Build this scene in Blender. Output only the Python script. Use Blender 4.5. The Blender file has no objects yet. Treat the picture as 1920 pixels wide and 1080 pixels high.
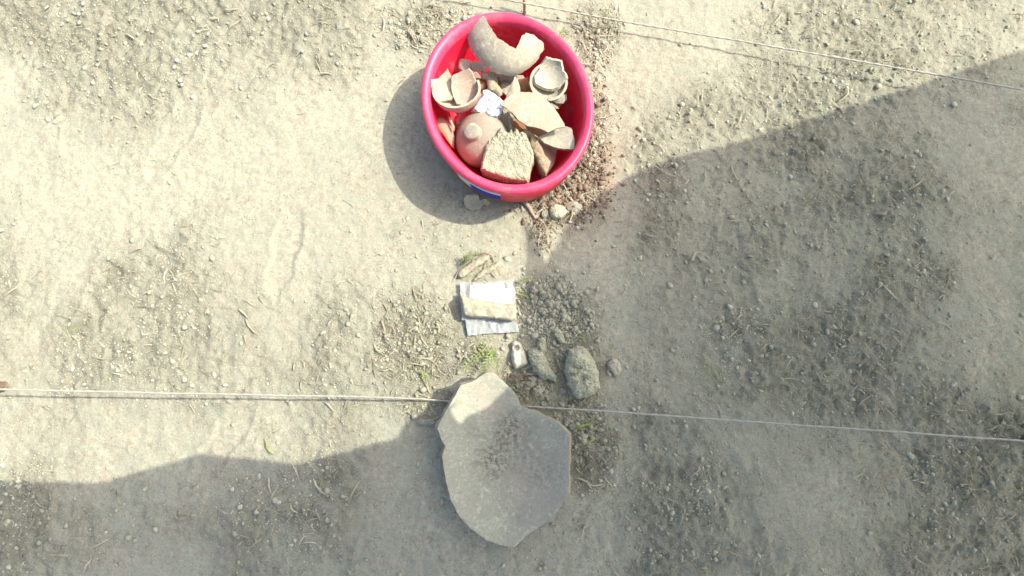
import bpy, bmesh, math, random
import numpy as np
from mathutils import Vector, Matrix, Euler, noise
from mathutils.geometry import delaunay_2d_cdt
R = math.radians
random.seed(7); rng = np.random.default_rng(7)
scn = bpy.context.scene
COL = scn.collection

# ------------------------------------------------------------------ camera
DIST, TILT, FPX = 1.45, R(8), 1006.0          # metres, radians, focal length in photo pixels
CAM = Vector((0, -DIST*math.sin(TILT), DIST*math.cos(TILT)))
cd = bpy.data.cameras.new('camera'); cam = bpy.data.objects.new('camera', cd); COL.objects.link(cam)
cam.location = CAM; cam.rotation_euler = (TILT, 0, 0)
cd.sensor_fit = 'HORIZONTAL'; cd.sensor_width = 36; cd.lens = 36*FPX/1920
cd.clip_start = 0.02; cd.clip_end = 200
scn.camera = cam

# ------------------------------------------------------------------ world, sun, exposure
EL, AZ = R(49), R(74)        # sun elevation, azimuth clockwise from +Y
w = bpy.data.worlds.new('World'); scn.world = w; w.use_nodes = True
nt = w.node_tree; bg = nt.nodes['Background']
sk = nt.nodes.new('ShaderNodeTexSky'); sk.sky_type = 'NISHITA'; sk.sun_disc = False
sk.sun_elevation = EL; sk.sun_rotation = AZ; sk.air_density = .8; sk.dust_density = 5.0; sk.ozone_density = .2
nt.links.new(sk.outputs[0], bg.inputs[0]); bg.inputs[1].default_value = 0.15
sd = bpy.data.lights.new('sun', 'SUN'); sd.energy = 2.75; sd.angle = R(0.4); sd.color = (1.0, 0.91, 0.77)
so = bpy.data.objects.new('sun', sd); COL.objects.link(so)
SUN = Vector((math.cos(EL)*math.sin(AZ), math.cos(EL)*math.cos(AZ), math.sin(EL)))
so.rotation_euler = SUN.to_track_quat('Z', 'Y').to_euler(); so.location = SUN*6
scn.view_settings.view_transform = 'Standard'; scn.view_settings.look = 'None'
scn.view_settings.gamma = 1; scn.view_settings.use_curve_mapping = False
scn.view_settings.exposure = 1.22

# ------------------------------------------------------------------ helpers
CT, ST = math.cos(TILT), math.sin(TILT)
def P(px, py, z=0.0):
    """point of the place seen at photo position px,py and lying at height z"""
    a, b = (px-960)/FPX, (540-py)/FPX
    d = Vector((a, b*CT + ST, -CT + b*ST))
    return CAM + d*((z-CAM.z)/d.z)
def to_px(x, y, z=0.0):
    vx, vy, vz = x-CAM.x, y-CAM.y, z-CAM.z
    yc = vy*CT + vz*ST; zc = -vy*ST + vz*CT
    return 960 + FPX*vx/(-zc), 540 - FPX*yc/(-zc)

def tag(o, label=None, cat=None, group=None, kind=None):
    if label: o['label'] = label
    if cat: o['category'] = cat
    if group: o['group'] = group
    if kind: o['kind'] = kind
    return o
def empty(name, loc):
    o = bpy.data.objects.new(name, None); COL.objects.link(o); o.location = loc; o.empty_display_size = .05
    return o
def mesh_obj(name, verts, faces, mats, midx=None, smooth=True, parent=None, origin=None):
    verts = np.asarray(verts, dtype=float).reshape(-1, 3)
    if origin is None:
        origin = Vector((verts[:, 0].mean(), verts[:, 1].mean(), verts[:, 2].min()))
    if parent is not None: origin = Vector(parent.location)
    v = verts - np.array(origin)
    me = bpy.data.meshes.new(name); me.from_pydata(v.tolist(), [], faces)
    for m in (mats if isinstance(mats, (list, tuple)) else [mats]): me.materials.append(m)
    if midx is not None: me.polygons.foreach_set('material_index', np.array(midx, dtype=np.int32))
    me.polygons.foreach_set('use_smooth', np.full(len(faces), smooth))
    me.update()
    o = bpy.data.objects.new(name, me); COL.objects.link(o)
    if parent is not None: o.parent = parent
    else: o.location = origin
    return o
def fb(x, y, z, octv=4, s=1.0):
    return noise.fractal(Vector((x*s, y*s, z*s)), 1.0, 2.0, octv)

def smooth_poly(pts, step=4.0, jag=1.0, seed=0, soft=False):
    """closed outline resampled every `step` photo pixels, with a broken-edge wobble"""
    n = len(pts); out = []
    for i in range(n):
        p0, p1, p2, p3 = [Vector(pts[(i+k) % n]) for k in (-1, 0, 1, 2)]
        L = (p2-p1).length; m = max(1, int(L/step))
        for k in range(m):
            t = k/m
            if soft:
                q = 0.5*((2*p1) + (p2-p0)*t + (2*p0-5*p1+4*p2-p3)*t*t + (3*p1-p0-3*p2+p3)*t**3)
            else:
                q = p1.lerp(p2, t)
            out.append(q)
    res = []
    for q in out:
        a = noise.noise(Vector((q.x*.13, q.y*.13, seed*3.7)))+.6*noise.noise(Vector((q.x*.35, q.y*.35, seed*1.7+9)))
        b = noise.noise(Vector((q.x*.13, q.y*.13, seed*3.7+50)))+.6*noise.noise(Vector((q.x*.35, q.y*.35, seed*1.7+59)))
        res.append((q.x+a*jag, q.y+b*jag))
    return res
def poly_dist(pts, q):
    A = np.array(pts); B = np.roll(A, -1, axis=0); D = B-A
    L2 = (D**2).sum(1)+1e-9
    q = np.asarray(q); out = np.empty(len(q))
    for i, p in enumerate(q):
        t = np.clip(((p-A)*D).sum(1)/L2, 0, 1)
        out[i] = np.sqrt((((A+D*t[:, None])-p)**2).sum(1).min())
    return out
def inside(pts, q):
    A = np.array(pts); B = np.roll(A, -1, axis=0)
    x, y = q[:, 0][:, None], q[:, 1][:, None]
    c = ((A[:, 1] > y) != (B[:, 1] > y)) & (x < (B[:, 0]-A[:, 0])*(y-A[:, 1])/(B[:, 1]-A[:, 1]+1e-12)+A[:, 0])
    return c.sum(1) % 2 == 1
SEED = [0]
def patch(name, pts, zf, mats, thick=.007, bottom=None, step=4.0, jag=1.0, soft=False, rough=.0006, parent=None, wall=.0012):
    """solid piece with a given outline: zf(px,py,d) is the height of its top; its underside lies `thick`
    below along the normal, or at the height `bottom`; broken walls between.  mats = [face, broken edge]"""
    SEED[0] += 1; sd_ = SEED[0]
    ol = smooth_poly(pts, step, jag, sd_, soft)
    area = sum(ol[i][0]*ol[(i+1) % len(ol)][1]-ol[(i+1) % len(ol)][0]*ol[i][1] for i in range(len(ol)))
    if area < 0: ol = ol[::-1]
    A = np.array(ol); lo, hi = A.min(0), A.max(0)
    gx, gy = np.meshgrid(np.arange(lo[0], hi[0], step), np.arange(lo[1], hi[1], step))
    g = np.stack([gx.ravel(), gy.ravel()], 1) + rng.uniform(-.25, .25, (gx.size, 2))*step
    g = g[inside(ol, g)]
    if len(g): g = g[poly_dist(ol, g) > step*.45]
    allp = [Vector(p) for p in ol] + [Vector(p) for p in g]
    nb = len(ol)
    vo, _, fo, ov, _, _ = delaunay_2d_cdt(allp, [(i, (i+1) % nb) for i in range(nb)], [], 1, 1e-6)
    q = np.array([(v.x, v.y) for v in vo]); d = poly_dist(ol, q)
    top = []
    for (x, y), dd in zip(q, d):
        z = zf(x, y, dd)
        p = P(x, y, z); p.z += rough*fb(p.x, p.y, sd_, 4, 60)+rough*1.5*fb(p.x, p.y, sd_, 2, 18)
        top.append(p)
    fo = [tuple(f) for f in fo]
    def up(f):
        a, b, c = top[f[0]], top[f[1]], top[f[2]]
        return (b-a).cross(c-a).z > 0
    fo = [f if up(f) else f[::-1] for f in fo]
    nrm = [Vector() for _ in top]
    for f in fo:
        nn = (top[f[1]]-top[f[0]]).cross(top[f[2]]-top[f[0]])
        for i in f: nrm[i] += nn
    bot = []
    for p, n_ in zip(top, nrm):
        n_ = n_.normalized() if n_.length > 0 else Vector((0, 0, 1))
        if bottom is None: bot.append(p - n_*thick)
        else: bot.append(Vector((p.x, p.y, min(bottom, p.z-.001))))
    nt_ = len(top); V = top+bot; F = list(fo)+[tuple(i+nt_ for i in f[::-1]) for f in fo]
    M = [0]*len(F)
    cnt = {}
    for f in fo:
        for i in range(3):
            e = (f[i], f[(i+1) % 3]); cnt[e] = 1
    be = [e for e in cnt if (e[1], e[0]) not in cnt]
    wt, wm, wb = {}, {}, {}
    def ring(i):
        if i in wt: return
        c = (top[i]+bot[i])/2
        off = Vector((fb(c.x, c.y, c.z+3, 3, 90), fb(c.x, c.y, c.z+13, 3, 90), 0))*wall
        wt[i] = len(V); V.append(top[i].copy()); wm[i] = len(V); V.append(c+off); wb[i] = len(V); V.append(bot[i].copy())
    for a, b in be:
        ring(a); ring(b)
        F.append((wt[b], wt[a], wm[a], wm[b])); F.append((wm[b], wm[a], wb[a], wb[b])); M += [1, 1]
    return mesh_obj(name, [tuple(v) for v in V], F, mats, M, True, parent)

def revolve(prof, n=64, c=(0, 0, 0), sx=1, sy=1, rot=None, wob=0):
    """closed-profile solid of revolution -> verts, faces"""
    V, F = [], []
    m = len(prof)
    for i in range(n):
        t = 2*math.pi*i/n
        for j, (r, z) in enumerate(prof):
            k = 1+wob*noise.noise(Vector((math.cos(t)*1.5, math.sin(t)*1.5, 4+z*3)))
            v = Vector((r*k*math.cos(t)*sx, r*k*math.sin(t)*sy, z))
            if rot: v = rot @ v
            V.append(tuple(v+Vector(c)))
    for i in range(n):
        for j in range(m-1):
            a, b = i*m+j, ((i+1) % n)*m+j
            F.append((a, b, b+1, a+1))
    return V, F
def bowl_shell(name, c, Rr, depth, thick, rot, topfn, mats, n=72, m=14, parent=None, phi0=0.0):
    """spherical-ish broken bowl: topfn(theta)-> polar reach (0..1); mats=[outside, broken edge, inside]"""
    V, F, M = [], [], []
    SEED[0] += 1; s_ = SEED[0]
    rot = rot.to_matrix() if rot else Matrix.Identity(3)
    def pt(th, ph, r, dz):
        k = 1+.02*noise.noise(Vector((math.cos(th)*2, math.sin(th)*2, ph*2+s_)))
        v = Vector((r*k*math.sin(ph)*math.cos(th), r*k*math.sin(ph)*math.sin(th), -dz*math.cos(ph)))
        return tuple(rot @ v + Vector(c))
    for layer in (0, 1):
        for i in range(n):
            th = 2*math.pi*i/n
            reach = max(.05, topfn(th) + .02*noise.noise(Vector((th*9, s_, 0)))+.015*noise.noise(Vector((th*25, s_, 7))))
            for j in range(m+1):
                ph = phi0+(reach*math.pi/2-phi0)*j/m
                V.append(pt(th, ph, Rr-layer*thick, depth-layer*thick))
    st = n*(m+1)
    for i in range(n):
        k = (i+1) % n
        for j in range(m):
            a, b = i*(m+1)+j, k*(m+1)+j
            F.append((a, b, b+1, a+1)); M.append(0)
            F.append((st+a, st+a+1, st+b+1, st+b)); M.append(2)
        a, b = i*(m+1)+m, k*(m+1)+m
        base = len(V); V += [V[a], V[b], V[st+b], V[st+a]]
        F.append((base, base+1, base+2, base+3)); M.append(1)
    return mesh_obj(name, V, F, mats, M, True, parent)
def tube(points, r, n=6, twist=0, rf=None):
    V, F = [], []
    for i, p in enumerate(points):
        a = points[max(0, i-1)]; b = points[min(len(points)-1, i+1)]
        d = (b-a).normalized(); u = d.cross(Vector((0, .13, 1))).normalized(); v = d.cross(u)
        rr = r*(rf(i/(len(points)-1)) if rf else 1)
        for k in range(n):
            t = 2*math.pi*k/n
            q = rr*(1+.28*math.cos(2*t+twist*i)) if twist else rr
            V.append(tuple(p+u*q*math.cos(t)+v*q*math.sin(t)))
    for i in range(len(points)-1):
        for k in range(n):
            a, b = i*n+k, i*n+(k+1) % n
            F.append((a, b, b+n, a+n))
    F.append(tuple(range(n))[::-1]); F.append(tuple(range(len(V)-n, len(V))))
    return V, F

# ------------------------------------------------------------------ materials
def mat(name, c1, c2=None, c3=None, rough=.9, scale=30, fine=400, bump=.25, bump_d=.001, speck=None, speck_amt=.08, spec=.3, trans=0, blotch=None, mott=None):
    m = bpy.data.materials.new(name); m.use_nodes = True; t = m.node_tree; N = t.nodes; L = t.links
    b = N['Principled BSDF']; b.inputs['Roughness'].default_value = rough
    b.inputs['Specular IOR Level'].default_value = spec
    tc = N.new('ShaderNodeTexCoord'); geo = tc.outputs['Object']
    def nz(s, det=5, r=.6, dist=0):
        n = N.new('ShaderNodeTexNoise'); n.inputs['Scale'].default_value = s; n.inputs['Detail'].default_value = det
        n.inputs['Roughness'].default_value = r; n.inputs['Distortion'].default_value = dist
        L.new(geo, n.inputs['Vector']); return n.outputs['Fac']
    def ramp(src, a, bb):
        r = N.new('ShaderNodeMapRange'); r.inputs[1].default_value = a; r.inputs[2].default_value = bb
        L.new(src, r.inputs[0]); return r.outputs[0]
    def mix(f, a, bb):
        x = N.new('ShaderNodeMix'); x.data_type = 'RGBA'
        L.new(f, x.inputs[0])
        for s, v in ((x.inputs[6], a), (x.inputs[7], bb)):
            if isinstance(v, tuple): s.default_value = v+(1,)
            else: L.new(v, s)
        return x.outputs[2]
    c2 = c2 or tuple(x*.75 for x in c1)
    if mott is None: mott = any(k in name for k in ('clay', 'rock', 'earth', 'bone', 'wood'))
    if mott: c1 = tuple(x*1.13 for x in c1); c2 = tuple(x*1.13 for x in c2)
    col = mix(ramp(nz(scale), .38, .62), c1, c2)
    if c3: col = mix(ramp(nz(scale*.35, 3, .5, .5), .52, .66), col, c3)
    if blotch: col = mix(ramp(nz(scale*.22, 4, .6, .8), .5, .6), col, blotch)
    col = mix(ramp(nz(fine, 3), .3, .75), tuple(x*.74 for x in c1), col)
    if mott:
        col = mix(ramp(nz(170, 5, .75), .62, .40), tuple(x*.55 for x in c1), col)
        col = mix(ramp(nz(38, 6, .7, .6), .60, .38), tuple(x*.66 for x in c2), col)
        hi = N.new('ShaderNodeMath'); hi.operation = 'MULTIPLY'; hi.inputs[1].default_value = .5
        L.new(ramp(nz(75, 5, .7, .3), .56, .68), hi.inputs[0]); col = mix(hi.outputs[0], col, tuple(min(.8, x*1.25) for x in c1))
    if speck:
        sp = nz(fine*.5, 5, .8, 1.0); col = mix(ramp(sp, .63-speck_amt*.3, .70-speck_amt*.3), col, speck)
    L.new(col, b.inputs['Base Color'])
    if bump:
        bp = N.new('ShaderNodeBump'); bp.inputs['Strength'].default_value = bump; bp.inputs['Distance'].default_value = bump_d
        ad = N.new('ShaderNodeMath'); ad.operation = 'ADD'; L.new(nz(fine, 4, .7), ad.inputs[0]); L.new(nz(scale*2.5, 6, .65), ad.inputs[1])
        L.new(ad.outputs[0], bp.inputs['Height']); L.new(bp.outputs[0], b.inputs['Normal'])
    if trans:
        tr = N.new('ShaderNodeBsdfTranslucent'); L.new(col, tr.inputs[0]); ms = N.new('ShaderNodeMixShader'); ms.inputs[0].default_value = trans
        L.new(b.outputs[0], ms.inputs[1]); L.new(tr.outputs[0], ms.inputs[2]); L.new(ms.outputs[0], N['Material Output'].inputs[0])
    return m
DK = (.10, .08, .055)
M_cream = mat('cream_clay', (.52, .485, .37), (.46, .42, .31), speck=(.3, .24, .17), bump=.3, speck_amt=-.05)
M_tan = mat('tan_clay', (.42, .375, .26), (.33, .29, .20), (.46, .42, .31), speck=DK, bump=.6)
M_grey = mat('grey_clay', (.40, .38, .31), (.32, .31, .26), (.46, .42, .32), speck=DK, bump=.4, speck_amt=.0)
M_pot = mat('buff_grey_clay', (.47, .445, .345), (.38, .365, .285), (.50, .465, .345), speck=(.16, .14, .10), bump=1, blotch=(.40, .34, .26), speck_amt=.02)
M_pink = mat('pink_clay', (.50, .28, .22), (.44, .30, .23), (.55, .43, .33), speck=(.25, .15, .10), bump=.3, speck_amt=-.03)
M_pinkcream = mat('pale_pink_clay', (.55, .42, .33), (.50, .37, .29), (.58, .48, .38), bump=.3)
M_orange = mat('orange_clay', (.42, .20, .10), (.34, .17, .09), (.46, .36, .24), speck=(.15, .08, .05), bump=.5)
M_lgrey = mat('pale_grey_clay', (.50, .485, .39), (.42, .41, .33), (.53, .50, .39), speck=DK, bump=.4, speck_amt=.0)
M_brk = mat('broken_clay_edge', (.47, .40, .28), (.36, .28, .19), (.46, .30, .19), scale=120, speck=DK, bump=1, bump_d=.002, speck_amt=.1)
M_brkgrey = mat('broken_grey_edge', (.46, .42, .32), (.30, .27, .21), scale=120, speck=DK, bump=1, bump_d=.002)
M_block = mat('coarse_tempered_clay', (.46, .46, .335), (.39, .39, .285), (.50, .49, .37), scale=45, speck=(.16, .13, .08), bump=1, bump_d=.0018, speck_amt=.03)
M_big = mat('dusty_grey_buff_clay', (.43, .445, .35), (.39, .405, .32), (.455, .435, .345), scale=14, speck=(.18, .16, .13), bump=.5, bump_d=.0008, fine=600, blotch=(.36, .365, .285), speck_amt=.05)
M_rock = mat('earthy_rock', (.70, .715, .52), (.50, .52, .37), (.74, .74, .56), scale=60, bump=1, bump_d=.006, fine=160)
M_clod = mat('soil_clod_earth', (.47, .475, .37), (.35, .355, .28), scale=80, bump=1, bump_d=.003)
M_bone = mat('chalky_bone', (.80, .78, .66), (.64, .61, .48), (.52, .47, .34), scale=60, speck=(.25, .2, .14), bump=.5, speck_amt=.05)
M_flake = mat('weathered_wood', (.44, .42, .31), (.35, .335, .25), scale=50, bump=.8, speck=DK)
M_paper = mat('white_paper', (.78, .785, .79), (.76, .765, .78), bump=.1, fine=500, rough=.6)
M_string = mat('cotton_string', (.47, .46, .40), (.34, .33, .28), scale=300, bump=.6, fine=900)
M_cbar = mat('buff_worn_clay', (.50, .48, .355), (.44, .42, .31), scale=40, bump=.7, speck=DK, speck_amt=-.02)
M_twig = mat('dry_twig', (.36, .27, .19), (.28, .22, .16), scale=90, bump=.5)
M_redtwig = mat('reddish_root', (.40, .30, .23), (.46, .38, .30), scale=90, bump=.5)
M_straw = mat('dry_straw_blades', (.40, .38, .27), (.17, .155, .105), (.56, .53, .41), scale=14, bump=0, rough=.7)
M_gravel = mat('crumbled_soil', (.43, .44, .34), (.24, .245, .19), (.56, .56, .45), scale=14, bump=.6, fine=300)
M_leaf = mat('green_leaflet', (.27, .38, .09), (.36, .44, .15), scale=60, bump=0, rough=.6, trans=.25)
M_drygreen = mat('grey_green_leaflet', (.26, .34, .13), (.40, .42, .24), scale=60, bump=0, rough=.7, trans=.2)
M_post = mat('grey_wood_stake', (.25, .20, .14), (.18, .14, .10), scale=40, bump=.7)
# red plastic
def plastic(name, c1, c2, rough):
    m = mat(name, c1, c2, scale=9, fine=90, bump=.05, rough=rough, spec=.5); t = m.node_tree; N = t.nodes; L = t.links; b = N['Principled BSDF']
    src = b.inputs['Base Color'].links[0].from_socket; tc = N.new('ShaderNodeTexCoord').outputs['Object']      # dried mud dust and scuffs
    for sc, a0, a1, amt in ((14, .52, .70, .35), (90, .62, .72, .45)):
        n = N.new('ShaderNodeTexNoise'); n.inputs['Scale'].default_value = sc; n.inputs['Detail'].default_value = 7; n.inputs['Roughness'].default_value = .75; L.new(tc, n.inputs['Vector'])
        r2 = N.new('ShaderNodeMapRange'); r2.inputs[1].default_value = a0; r2.inputs[2].default_value = a1; r2.inputs[4].default_value = amt; L.new(n.outputs['Fac'], r2.inputs[0])
        mx = N.new('ShaderNodeMix'); mx.data_type = 'RGBA'; L.new(r2.outputs[0], mx.inputs[0]); L.new(src, mx.inputs[6]); mx.inputs[7].default_value = (.55, .30, .27, 1); src = mx.outputs[2]
    L.new(src, b.inputs['Base Color']); return m
M_red = plastic('red_plastic', (.85, .012, .05), (.78, .012, .05), .42)
M_rim = plastic('faded_pink_plastic', (.85, .065, .16), (.82, .045, .12), .45)
M_white = mat('white_sticker', (.70, .74, .62), (.62, .68, .60), bump=0, rough=.5)
M_blue = mat('blue_sticker_print', (.01, .05, .45), (.015, .04, .36), bump=0, rough=.5)
# clear polythene
def film(name, col, alpha):
    m = bpy.data.materials.new(name); m.use_nodes = True; t = m.node_tree; b = t.nodes['Principled BSDF']
    b.inputs['Base Color'].default_value = col+(1,); b.inputs['Roughness'].default_value = .28; b.inputs['Alpha'].default_value = alpha
    n = t.nodes.new('ShaderNodeTexNoise'); n.inputs['Scale'].default_value = 38; n.inputs['Distortion'].default_value = 1.5
    tc = t.nodes.new('ShaderNodeTexCoord'); t.links.new(tc.outputs['Object'], n.inputs['Vector'])
    bp = t.nodes.new('ShaderNodeBump'); bp.inputs['Strength'].default_value = .6; bp.inputs['Distance'].default_value = .006
    t.links.new(n.outputs['Fac'], bp.inputs['Height']); t.links.new(bp.outputs[0], b.inputs['Normal'])
    return m
M_film = film('clear_polythene', (.48, .52, .52), .22)
M_film2 = film('cloudy_polythene', (.42, .46, .45), .72)
M_seal = film('polythene_seal', (.40, .44, .45), .8)
M_bagwhite = mat('white_plastic_bag', (.80, .83, .86), (.72, .77, .83), bump=.3, rough=.45, scale=60)
M_bagblue = mat('pale_blue_plastic', (.45, .58, .78), (.62, .72, .84), bump=.3, rough=.4, scale=80)

# ------------------------------------------------------------------ the ground
def lattice(seed): return np.random.default_rng(seed).random((256, 256))
LAT = [lattice(100+i) for i in range(8)]
def vnoise(x, y, k):
    xi = np.floor(x).astype(int); yi = np.floor(y).astype(int); fx = x-xi; fy = y-yi
    fx = fx*fx*(3-2*fx); fy = fy*fy*(3-2*fy); T = LAT[k % 8]
    a = T[xi % 256, yi % 256]; b = T[(xi+1) % 256, yi % 256]; c = T[xi % 256, (yi+1) % 256]; d = T[(xi+1) % 256, (yi+1) % 256]
    return (a*(1-fx)+b*fx)*(1-fy)+(c*(1-fx)+d*fx)*fy
def fbm(x, y, s, o, k=0, g=.5):
    v = 0; a = 1; tot = 0
    for i in range(o):
        v = v+a*vnoise(x*s*2**i+37.1*i+k*11, y*s*2**i+91.7*i+k*5, k+i); tot += a; a *= g
    return v/tot
# where the surface is loose (photo pixels cx,cy,rx,ry,strength)
LOOSE = [(780, 68, 45, 26, 1), (1040, 585, 78, 62, 1), (1060, 380, 75, 50, .95), (1105, 240, 40, 110, .6), (1112, 840, 50, 75, 1.0), (770, 650, 95, 95, .95),
         (800, 50, 90, 48, .8), (1120, 60, 50, 60, .7), (990, 720, 60, 50, .8), (1075, 760, 60, 30, .7), (1075, 670, 60, 60, .6), (790, 745, 80, 40, .6),
         (880, 660, 60, 40, .5), (1015, 445, 22, 34, .7), (900, 500, 40, 30, .35)]
TRODDEN = [(770, 450, 110, 80), (1090, 500, 60, 70), (770, 930, 70, 120), (780, 330, 70, 90), (930, 440, 60, 30), (870, 440, 90, 40)]
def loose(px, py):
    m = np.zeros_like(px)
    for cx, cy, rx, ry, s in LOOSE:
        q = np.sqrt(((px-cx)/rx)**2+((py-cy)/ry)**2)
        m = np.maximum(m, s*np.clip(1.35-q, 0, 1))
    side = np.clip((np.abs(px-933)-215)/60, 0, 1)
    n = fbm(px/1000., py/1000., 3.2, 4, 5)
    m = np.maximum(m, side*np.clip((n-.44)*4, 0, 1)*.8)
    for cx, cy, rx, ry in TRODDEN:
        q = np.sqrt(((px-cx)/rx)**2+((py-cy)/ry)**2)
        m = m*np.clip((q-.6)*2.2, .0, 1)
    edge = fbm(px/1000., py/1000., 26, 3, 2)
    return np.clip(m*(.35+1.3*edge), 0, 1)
def axis(lo, hi, step, far):
    a = list(np.arange(lo, hi+step/2, step)); s = step
    while a[-1] < far: s *= 1.28; a.append(a[-1]+s)
    s = step
    while a[0] > -far: s *= 1.28; a.insert(0, a[0]-s)
    return np.array(a)
def gz(x, y):
    px, py = to_px(x, y)
    ins = ((np.abs(x) < 1.7) & (np.abs(y) < 1.2)).astype(float)
    L = np.where(ins > 0, loose(px, py), .4)
    z = (fbm(x, y, 1.7, 2, 1)-.5)*.02 + (fbm(x, y, 9, 3, 2)-.5)*.008 + (fbm(x, y, 45, 3, 3)-.5)*.0055
    z = z + L*((fbm(x, y, 60, 3, 4, .7)-.42)*.026)
    r = np.abs(fbm(x, y, 22, 3, 6)-.5); z = z-np.clip(.035-r, 0, .035)*.03
    for fx, fy, fa, fl, fw, dp in PRINTS:
        dx, dy = x-fx, y-fy; u = dx*math.cos(fa)+dy*math.sin(fa); v = -dx*math.sin(fa)+dy*math.cos(fa)
        w_ = fw*(1-.28*np.exp(-((u+fl*.15)/(fl*.22))**2)); q_ = (u/fl)**2+(v/w_)**2
        z = z - dp*np.clip(1.15-q_, 0, .5)*2 + dp*.3*np.exp(-((q_-1.35)/.28)**2)
    return z-.004, L
_pr = random.Random(12)
PRINTS = [(-.95, .42, 1.1, .125, .042, .0045), (-.62, .10, 1.4, .125, .042, .004), (-1.12, -.05, 1.2, .125, .043, .004), (-.75, -.40, 1.0, .12, .042, .004),
          (.62, -.02, 1.9, .125, .043, .004), (.92, .28, 1.7, .125, .043, .004), (1.02, -.42, 2.0, .12, .042, .0045), (.58, -.55, 1.8, .12, .042, .004), (-.42, -.62, 1.3, .12, .042, .003)]
PRINTS += [(_pr.uniform(-.3, .35), _pr.uniform(-.78, -.66), _pr.uniform(0, 3), _pr.uniform(.012, .022), _pr.uniform(.008, .014), .0022) for _ in range(26)]
PRINTS += [(_pr.uniform(.15, .3), _pr.uniform(-.7, -.4), _pr.uniform(0, 3), _pr.uniform(.012, .022), _pr.uniform(.008, .014), .0022) for _ in range(14)]
xs = axis(-1.62, 1.62, .0052, 40); ys = axis(-.98, 1.12, .0052, 40)
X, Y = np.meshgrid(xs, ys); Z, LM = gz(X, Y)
far = np.clip((np.sqrt(X**2+Y**2)-2.2)/3, 0, 1); Z = Z + far*(fbm(X, Y, .25, 4, 7)-.5)*.4
nx, ny = len(xs), len(ys)
me = bpy.data.meshes.new('ground')
me.vertices.add(nx*ny); me.vertices.foreach_set('co', np.stack([X, Y, Z], -1).ravel())
idx = np.arange(nx*ny).reshape(ny, nx)
q = np.stack([idx[:-1, :-1], idx[:-1, 1:], idx[1:, 1:], idx[1:, :-1]], -1).reshape(-1, 4)
me.loops.add(q.size); me.loops.foreach_set('vertex_index', q.ravel())
me.polygons.add(len(q)); me.polygons.foreach_set('loop_start', np.arange(0, q.size, 4)); me.polygons.foreach_set('loop_total', np.full(len(q), 4))
me.update(calc_edges=True); me.polygons.foreach_set('use_smooth', np.ones(len(q), bool))
at = me.attributes.new('loose', 'FLOAT', 'POINT'); at.data.foreach_set('value', LM.ravel())
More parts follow.
